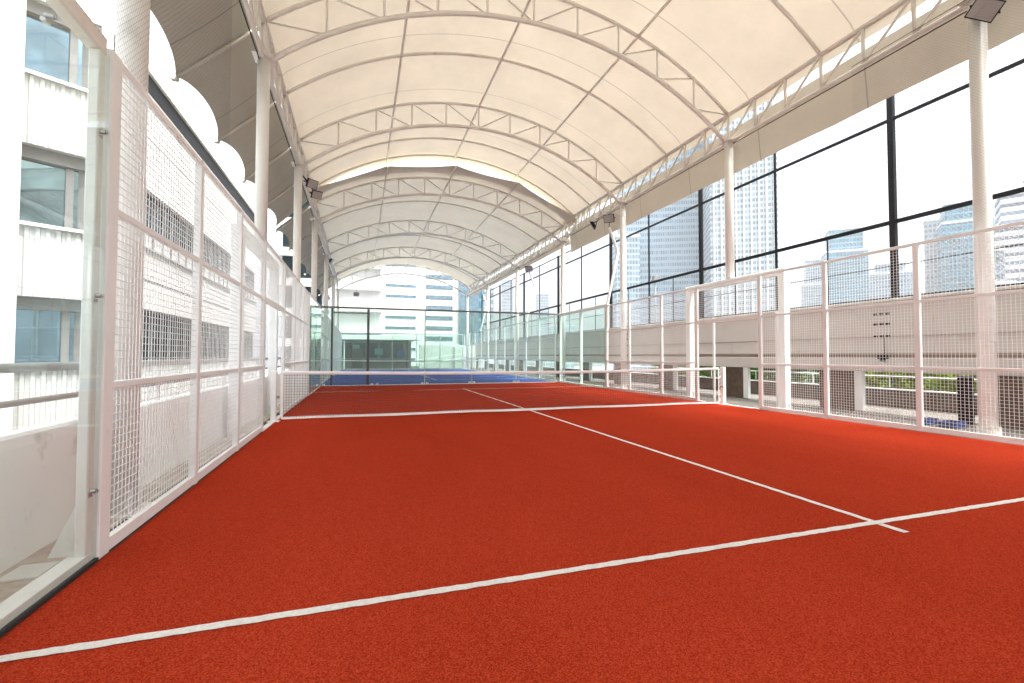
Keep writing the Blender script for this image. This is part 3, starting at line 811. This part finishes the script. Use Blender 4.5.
# ---------------------------------------------------------------- left: ledge, parapet, handrail
t = thing('parapet_wall', 'low stained white concrete parapet beside the glass wall', 'wall', (-5.5, 0, 0))
def par(u, v):
    y = -14 + 40*u
    prof = [(-5.445,-0.012),(-5.455,0.25),(-5.46,0.66),(-5.47,0.72),(-5.50,0.735),(-5.60,0.735),(-5.615,0.70),(-5.615,-0.45)]
    k = v*(len(prof)-1); i = min(int(k), len(prof)-2); f = k-i
    return (prof[i][0]+(prof[i+1][0]-prof[i][0])*f, y, prof[i][1]+(prof[i+1][1]-prof[i][1])*f)
MB().grid(par, 1, 7).build('parapet_body', M['stucco'], t)
MB().box(-5.61, -14, -0.45, -5.2, 26, -0.008).build('ledge', M['ledge'], t)
t = thing('handrail', 'grey double pipe handrail above the stained white parapet', 'handrail', (-5.56, 0, 0.73))
for z, r in ((1.125, 0.031), (0.91, 0.021)):
    MB().tube((-5.56, -14, z), (-5.56, 26, z), r, 12).build('rail', M['pipe'], t, True)
for k in range(17): MB().tube((-5.56, -13.2+2.4*k, 0.73), (-5.56, -13.2+2.4*k, 1.12), 0.018, 8).build('rail_post', M['column'], t, True)

# ---------------------------------------------------------------- left: white ribbon-window building
def corrugated(mb, p0, p1, z0, z1, nrm, pitch=0.22, amp=0.035):
    p0, p1 = Vector((*p0, 0)), Vector((*p1, 0)); d = p1-p0; L = d.length; d.normalize(); n = Vector((*nrm, 0))
    prof = [(0, 0), (0.38, 0), (0.5, 1), (0.88, 1)]
    k = int(L/pitch); pts = []
    for i in range(k):
        for a, b in prof: pts.append((i*pitch+a*pitch, b*amp))
    pts.append((L, 0))
    b0 = len(mb.v)
    for s, o in pts:
        q = p0 + d*s + n*o
        mb.v += [(q.x, q.y, z0), (q.x, q.y, z1)]
    for i in range(len(pts)-1): mb.f.append((b0+2*i, b0+2*i+2, b0+2*i+3, b0+2*i+1))
    return mb
XB = -9.0
bld = thing('office_building', 'white building with dark ribbon windows beside the court', 'building', (XB, 12, -26))
Yc, Ye = 3.55, 19.0
sills = [(-26, 0.98, 2.40), (2.40, 4.00, 5.60)]
MB().box(XB-8, Yc+0.02, -26, XB-0.35, Ye, 8.66).build('wall_core', M['frame_grey'], bld)
def facade_band(z0, z1, corr):
    w = MB().box(XB-0.35, Yc+0.02, z0, XB, Ye, z1)
    o = w.build('wall', M['building'], bld)
    if corr:
        corrugated(MB(), (XB+0.004, Yc+0.1), (XB+0.004, Ye), z0+0.06, z1-0.06, (1, 0)).build('cladding', M['cladding'], bld)
facade_band(-26, 0.97, True); facade_band(2.42, 4.02, False); facade_band(5.62, 8.198, False)
for z in (-0.2, 3.2, 7.0):
    MB().box(XB+0.002, Yc+0.02, z, XB+0.012, Ye, z+0.02).build('joint', M['frame_grey'], bld)
def ribbon(z0, z1, light):
    y = Yc+0.02; n = 12; d = (Ye-y)/n
    for i in range(n):
        a, b = y+d*i, y+d*(i+1)
        f = MB()
        f.box(XB-0.22, a, z0, XB-0.12, a+0.05, z1); f.box(XB-0.22, b-0.05, z0, XB-0.12, b, z1)
        f.box(XB-0.22, a+0.05, z1-0.05, XB-0.12, b-0.05, z1); f.box(XB-0.22, a+0.05, z0, XB-0.12, b-0.05, z0+0.05)
        f.box(XB-0.22, (a+b)/2-0.02, z0+0.05, XB-0.12, (a+b)/2+0.02, z1-0.05)
        w = f.build('window', M['frame_grey'], bld)
        zs = z0+0.05
        if light:
            MB().box(XB-0.18, a+0.05, zs, XB-0.16, b-0.05, z0+0.62).build('pane_reflection', M['cladding'], w); zs = z0+0.622  # bright reflection in the lower glass, built as a white panel
        MB().box(XB-0.18, a+0.05, zs, XB-0.16, b-0.05, z1-0.05).build('pane', M['pane'], w)
ribbon(0.97, 2.42, False); ribbon(4.02, 5.62, True)
MB().box(XB-0.35, Yc+0.02, 0.972, XB+0.06, Ye, 1.01).build('sill', M['building'], bld)
MB().box(XB-0.35, Yc+0.02, 4.022, XB+0.06, Ye, 4.06).build('sill', M['building'], bld)
MB().box(XB-0.30, Yc+0.02, 8.20, XB+0.02, Ye, 8.66).build('louver_band', M['black'], bld)
MB().cbox(XB-0.8, Yc+0.02, 8.664, XB+0.10, Ye+0.2, 8.90, 0.01).build('coping', M['frost'], bld)

# stair tower with large tinted windows, turned towards the court end
A, Bc = Vector((-13.2, 0.77, 0)), Vector((-9.12, 3.53, 0))
dv = (Bc-A).normalized(); nv = Vector((dv.y, -dv.x, 0))
tw = thing('stair_tower', 'white tower bay with large tinted windows at the left edge', 'building', (A.x, A.y, -26))
Lt = (Bc-A).length
def tb(s0, s1, z0, z1, d0, d1):      # box along the bay: s along the wall, d out of the wall
    m = MB(); P = []
    for z in (z0, z1):
        for s, d in ((s0,d0),(s1,d0),(s1,d1),(s0,d1)):
            q = A + dv*s + nv*d; P.append((q.x, q.y, z))
    m.v = P; m.f = [(0,1,2,3),(7,6,5,4),(4,5,1,0),(5,6,2,1),(6,7,3,2),(7,4,0,3)]
    return m
def tmerge(*ms):
    o = MB()
    for m in ms:
        n = len(o.v); o.v += m.v; o.f += [tuple(i+n for i in f) for f in m.f]
    return o
W0 = 3.54     # left end of the windows
tb(0, Lt, -26, 16, -6.0, -0.45).build('core', M['frame_grey'], tw)
tb(-2.5, W0, -26, 16, -0.449, 0.28).build('pilaster', M['building'], tw)
for z in (-0.6, 2.9, 5.1, 8.6): tb(-2.5, W0-0.02, z, z+0.03, 0.281, 0.287).build('joint', M['frost'], tw)
lev = [(0.98, 2.42), (3.98, 5.62), (7.16, 8.75)]
prev = -26
for z0, z1 in lev + [(16, 16)]:
    tb(W0, Lt, prev, z0-0.02, -0.449, -0.05).build('wall', M['building'], tw)
    if z0 < 16:
        q0, q1 = A+dv*(W0+0.03)+nv*(-0.046), A+dv*Lt+nv*(-0.046)
        corrugated(MB(), (q0.x, q0.y), (q1.x, q1.y), prev if prev > -20 else -6, z0-0.10, (nv.x, nv.y), 0.16, 0.03).build('cladding', M['cladding'], tw)
        tb(W0, Lt, z0-0.09, z0-0.021, -0.04, 0.05).build('sill', M['frost'], tw)
        f = tmerge(tb(W0, Lt, z1-0.26, z1, -0.4, -0.2), tb(W0, W0+0.05, z0, z1-0.26, -0.4, -0.28), tb(W0+0.74, W0+0.87, z0, z1-0.26, -0.4, -0.26), tb(W0+0.05, Lt, z0, z0+0.04, -0.4, -0.28))
        w = f.build('window', M['frame_grey'], tw)
        tb(W0+0.05, W0+0.74, z0+0.04, z1-0.26, -0.36, -0.34).build('pane', M['pane_sky'], w)
        tb(W0+0.87, Lt, z0+0.04, z1-0.26, -0.36, -0.34).build('pane', M['pane_sky'], w)
    prev = z1+0.001

# corner wall of the tower towards the ribbon windows, rising above the coping
tb(Lt-0.16, Lt+0.05, -26, 15.8, -5.9, 0.004).build('corner_fin', M['building'], tw)

# far left banded glass block
t = thing('office_block', 'dark glass block with white floor bands behind the left fence', 'building', (-10, 54, -26))
MB().box(-12.0, 48, -26, -7.8, 60, 26).build('glazing', M['pane'], t)
for k in range(15):
    z = -25 + 3.4*k
    MB().box(-12.3, 47.5, z, -7.5, 60.3, z+0.9).build('floor_band', M['building'], t)
# ---------------------------------------------------------------- far end: pavilion, white wall, apartment slab
t = thing('pavilion', 'low flat roofed clubhouse with dark windows beyond the blue court', 'pavilion', (-2, 34, 0))
MB().box(-5.4, 36.0, -0.012, 1.1, 41, 2.55).build('wall', M['beige_dark'], t)
MB().cbox(-6.0, 34.0, 2.62, 1.6, 42, 2.98, 0.02).build('roof', M['frost'], t)
for x_, z_, w_, h_, m_ in ((-1.9,1.55,0.75,0.6,'teal_sign'),(-3.9,2.0,0.6,0.35,'teal_sign'),(0.15,1.3,0.7,0.75,'blueplastic')):
    MB().cbox(x_-w_/2, 35.84, z_-h_/2, x_+w_/2, 35.878, z_+h_/2, 0.005).build('notice_panel', M[m_], t)
MB().cbox(-6.05, 33.95, 2.55, 1.65, 34.0, 2.62, 0.01).build('fascia', M['frame_grey'], t)
for i, x in enumerate((-5.3, -4.15, -3.0, -1.85, -0.7)):
    f = MB(); f.box(x, 35.90, 0.9, x+1.08, 35.995, 0.95); f.box(x, 35.90, 2.35, x+1.08, 35.995, 2.40); f.box(x, 35.9, 0.95, x+0.05, 35.995, 2.35); f.box(x+1.03, 35.9, 0.95, x+1.08, 35.995, 2.35)
    w = f.build('window', M['frame_grey'], t)
    MB().box(x+0.05, 35.93, 0.95, x+1.03, 35.96, 2.35).build('pane', M['pane'], w)
MB().box(-4.3, 35.88, 0.0, -3.35, 35.899, 1.85).build('door', M['brown'], t)
MB().tube((0.55, 34.2, -0.012), (0.55, 34.2, 2.6), 0.06, 10).build('pillar', M['black'], t)
MB().tube((-4.9, 34.2, -0.012), (-4.9, 34.2, 2.6), 0.05, 10).build('pillar', M['white'], t)
t = thing('boundary_wall', 'plain white wall with ramp rail at the far right of the blue court', 'wall', (6, 34, 0))
MB().cbox(1.7, 34.6, -0.012, 9.2, 34.9, 2.2, 0.01).build('wall_panel', M['building'], t)
MB().cbox(5.0, 34.3, -0.012, 6.6, 34.598, 2.05, 0.01).build('wall_return', M['building'], t)
MB().tube((1.2, 33.6, 0.75), (6.5, 33.0, 1.5), 0.03, 8).tube((1.2, 33.6, 0.35), (6.5, 33.0, 1.1), 0.03, 8).build('ramp_rail', M['frost'], t)

t = thing('apartment_block', 'broad white office slab with strip windows framed by the far arch', 'building', (10, 160, -26))
MB().box(-12, 150, -26, 29, 170, 60).build('wall', M['building'], t)
MB().box(29.01, 149, -26, 36, 169, 52).build('glass_wing', M['pane_sky'], t)
for k in range(16):
    z = -8 + 3.55*k
    f = MB().box(17.5, 149.9, z, 27.0, 149.99, z+1.5).build('window', M['frame_grey'], t)
    MB().box(17.8, 149.84, z+0.15, 26.7, 149.899, z+1.35).build('pane', M['pane_sky'], f)
    if k % 3 != 1:
        f = MB().box(4.0, 149.9, z, 14.5, 149.99, z+1.3).build('window', M['frost'], t)
        MB().box(4.2, 149.84, z+0.15, 14.3, 149.899, z+1.15).build('pane', M['pane_sky'], f)
for k in range(6):
    z = -6 + 7.1*k
    MB().cbox(-11.5, 147.5, z, 3.0, 149.98, z+1.2, 0.05).build('balcony', M['building'], t)

# ---------------------------------------------------------------- skyline towers on the right
CX, CY = -3.56, -9.35
def tower(label, b0, b1, dist, ztop, fac, steps, yaw=None, name='tower', crown=None, fins=0):
    """b0..b1 bearings (deg from +y), dist in metres; steps = [(width share, top share)] setbacks"""
    bm = R((b0+b1)/2); w = 2*dist*math.tan(R((b1-b0)/2))
    cx, cy = CX+dist*math.sin(bm), CY+dist*math.cos(bm)
    rz = -bm if yaw is None else -bm+R(yaw)
    t = thing('tower', label, 'tower', (cx, cy, -26), rz, 'skyline towers')
    z0 = 0
    for i, (ws, ts) in enumerate(steps):
        z1 = (ztop+26)*ts; hw = w*ws/2
        o = MB().box(cx-hw, cy-hw*0.8, -26+z0, cx+hw, cy+hw*0.8, -26+z1).build('facade', fac, t)
        MB().box(cx-hw-0.3, cy-hw*0.8-0.3, -26+z1+0.01, cx+hw+0.3, cy+hw*0.8+0.3, -26+z1+1.4).build('cornice', M['building'], t)
        if fins and i == 0:
            for k in range(fins):
                x = cx-hw+2*hw*(k+0.5)/fins
                MB().box(x-0.35, cy-hw*0.8-0.9, -26, x+0.35, cy-hw*0.8-0.01, -26+z1-0.1).build('fin', M['building'], t)
        z0 = z1+1.5
    if crown:
        MB().box(cx-w*0.2, cy-w*0.15, -26+z0, cx+w*0.2, cy+w*0.15, -26+z0+crown).build('plant_room', M['building'], t)
    return t
F1 = curtain('facade_pale_grid', (0.17,0.25,0.31), (0.06,0.12,0.17), 3.9, 1.4, 0.45, 0.3)
F2 = curtain('facade_white_stripes', (0.29,0.33,0.35), (0.11,0.17,0.21), 3.2, 2.0, 0.45, 0.3)
F3 = curtain('facade_teal', (0.095,0.22,0.275), (0.02,0.10,0.15), 3.6, 2.2, 0.30, 0.14)
F4 = curtain('facade_blue', (0.21,0.28,0.32), (0.07,0.13,0.18), 3.4, 1.8, 0.36, 0.28)
F5 = curtain('facade_white_bands', (0.50,0.50,0.50), (0.10,0.13,0.17), 4.0, 30.0, 0.58, 0.02)
F6 = curtain('facade_grey', (0.18,0.22,0.25), (0.08,0.12,0.15), 3.6, 3.0, 0.4, 0.2)
tower('broad pale blue glass tower with dense window rows above the parapet', 31.2, 40.0, 326, 200.4, F1, [(1.0, 1.0)], 8)
tower('slim blue and white tower in front of the broad pale one', 30.6, 33.4, 294, 73.5, F4, [(1.0, 1.0)], 14)
tower('tall white ribbed tower right of the broad pale blue one', 41.0, 47.6, 302, 175.2, F2, [(1.0, 1.0)], 12, fins=9)
tower('low stepped pale tower left of the blue stepped group', 50.3, 52.6, 496, 86.3, F4, [(1.0, 0.80), (0.75, 1.0)], 10)
tower('tallest stepped blue glass tower in the middle skyline', 52.2, 55.6, 434, 96.3, F3, [(1.0, 0.86), (0.8, 1.0)], 12, crown=5)
tower('squat grey blue tower right of the stepped blue glass one', 55.9, 59.0, 465, 71.9, F4, [(1.0, 0.92), (0.7, 1.0)], 6)
tower('narrow white slab left of the teal glass tower', 60.0, 61.2, 388, 84.6, F2, [(1.0, 1.0)], 5)
tower('bright teal glass tower behind the near white column', 61.0, 64.3, 372, 88.3, F3, [(1.0, 0.9), (0.85, 1.0)], 10)
tower('white banded tower at the right edge of the skyline', 64.2, 69.5, 333, 77.8, F5, [(1.0, 0.85), (0.8, 1.0)], 8, crown=6)
tower('small dark pointed glass tower before the white banded one', 63.6, 65.3, 279, 44.9, F6, [(1.0, 0.8), (0.6, 1.0)], 15)
tower('hazy pale tower over the far end of the parapet', 22.9, 25.6, 651, 58.5, F4, [(1.0, 0.8), (0.6, 1.0)], 10)
tower('slim grey tower between two black fence posts', 21.2, 22.6, 589, 78.6, F6, [(1.0, 1.0)], 10)
tower('tall slender grey green tower behind the glass end wall', 16.9, 18.2, 512, 84.1, F6, [(1.0, 1.0)], 5)
tower('dark teal block beside the far canopy column', 12.6, 14.6, 170, 26.5, F3, [(1.0, 1.0)], 4)
tower('white narrow block right of the dark teal one', 14.7, 15.9, 202, 30.3, F2, [(1.0, 1.0)], 4)

# ---------------------------------------------------------------- hazy city air
hm = bpy.data.materials.new('humid_air'); hm.use_nodes = True
hn = hm.node_tree; hn.nodes.remove(hn.nodes['Principled BSDF'])
pv = hn.nodes.new('ShaderNodeVolumePrincipled'); pv.inputs['Color'].default_value = (0.90, 0.95, 1.0, 1); pv.inputs['Density'].default_value = 0.00045
hn.links.new(pv.outputs[0], hn.nodes['Material Output'].inputs['Volume'])
tag(MB().box(-700, -700, -27, 1100, 1100, 330).build('haze', hm), kind='stuff')

# ---------------------------------------------------------------- world, sun, camera
w = bpy.data.worlds.new('World'); S.world = w; w.use_nodes = True
nt = w.node_tree; bg = nt.nodes['Background']
SUN_EL, SUN_AZ = 68.0, 145.0       # azimuth clockwise from +y
sky = nt.nodes.new('ShaderNodeTexSky'); sky.sky_type = 'NISHITA'; sky.sun_disc = False
sky.sun_elevation = R(SUN_EL); sky.sun_rotation = R(SUN_AZ)
sky.air_density = 1.0; sky.dust_density = 6.0; sky.ozone_density = 0.6
hs = nt.nodes.new('ShaderNodeHueSaturation'); hs.inputs['Saturation'].default_value = 0.28    # thin bright overcast
nt.links.new(sky.outputs[0], hs.inputs['Color']); # overcast sky: the cloud deck is brightest overhead and about a third of that at the horizon
tcw = nt.nodes.new('ShaderNodeTexCoord'); sw = nt.nodes.new('ShaderNodeSeparateXYZ'); nt.links.new(tcw.outputs['Generated'], sw.inputs[0])
mr = nt.nodes.new('ShaderNodeMapRange'); mr.inputs['From Min'].default_value = 0.0; mr.inputs['From Max'].default_value = 1.0
mr.inputs['To Min'].default_value = 0.24; mr.inputs['To Max'].default_value = 1.9
nt.links.new(sw.outputs['Z'], mr.inputs[0])
cn = nt.nodes.new('ShaderNodeTexNoise'); cn.inputs['Scale'].default_value = 2.2; cn.inputs['Detail'].default_value = 6.0
nt.links.new(tcw.outputs['Generated'], cn.inputs['Vector'])
cr = nt.nodes.new('ShaderNodeMapRange'); cr.inputs['From Min'].default_value = 0.3; cr.inputs['From Max'].default_value = 0.7
cr.inputs['To Min'].default_value = 0.86; cr.inputs['To Max'].default_value = 1.14
nt.links.new(cn.outputs['Fac'], cr.inputs[0])
mm = nt.nodes.new('ShaderNodeMath'); mm.operation = 'MULTIPLY'; nt.links.new(mr.outputs[0], mm.inputs[0]); nt.links.new(cr.outputs[0], mm.inputs[1])
sc2 = nt.nodes.new('ShaderNodeVectorMath'); sc2.operation = 'SCALE'
nt.links.new(hs.outputs[0], sc2.inputs[0]); nt.links.new(mm.outputs[0], sc2.inputs['Scale'])
nt.links.new(sc2.outputs[0], bg.inputs[0]); bg.inputs[1].default_value = 0.15
sl = bpy.data.lights.new('sun', 'SUN'); sl.energy = 1.5; sl.angle = R(20); sl.color = (1.0, 0.95, 0.88)
so = bpy.data.objects.new('sun', sl); C.objects.link(so)
d = Vector((math.sin(R(SUN_AZ))*math.cos(R(SUN_EL)), math.cos(R(SUN_AZ))*math.cos(R(SUN_EL)), math.sin(R(SUN_EL))))
so.rotation_euler = (-d).to_track_quat('-Z', 'Y').to_euler(); so.location = (20, -20, 40)

cam = bpy.data.cameras.new('camera'); co = bpy.data.objects.new('camera', cam); C.objects.link(co)
px, py, pz, yaw, pit, rol, f = -3.560970559725276, -9.353224402849989, 1.2061067874532987, 0.3166177511477792, 0.030187061585239452, 0.001829901080027745, 463.29096991534954
fw = Vector((math.sin(yaw)*math.cos(pit), math.cos(yaw)*math.cos(pit), math.sin(pit)))
r0 = Vector((math.cos(yaw), -math.sin(yaw), 0)); u0 = r0.cross(fw)
rr = r0*math.cos(rol)+u0*math.sin(rol); uu = -r0*math.sin(rol)+u0*math.cos(rol)
co.matrix_world = Matrix(((rr.x,uu.x,-fw.x,px),(rr.y,uu.y,-fw.y,py),(rr.z,uu.z,-fw.z,pz),(0,0,0,1)))
cam.sensor_fit = 'HORIZONTAL'; cam.sensor_width = 36.0; cam.lens = f/1024*36.0
cam.clip_start = 0.02; cam.clip_end = 6000
S.camera = co
S.render.resolution_x = 1024; S.render.resolution_y = 683
vs = S.view_settings; vs.view_transform = 'Standard'; vs.look = 'None'; vs.exposure = 2.1; vs.gamma = 1.0; vs.use_curve_mapping = False
cy = S.cycles
cy.use_denoising = True
cy.max_bounces = 10; cy.diffuse_bounces = 5; cy.glossy_bounces = 4; cy.transmission_bounces = 6; cy.transparent_max_bounces = 32
cy.caustics_reflective = False; cy.caustics_refractive = False
cy.sample_clamp_indirect = 8.0
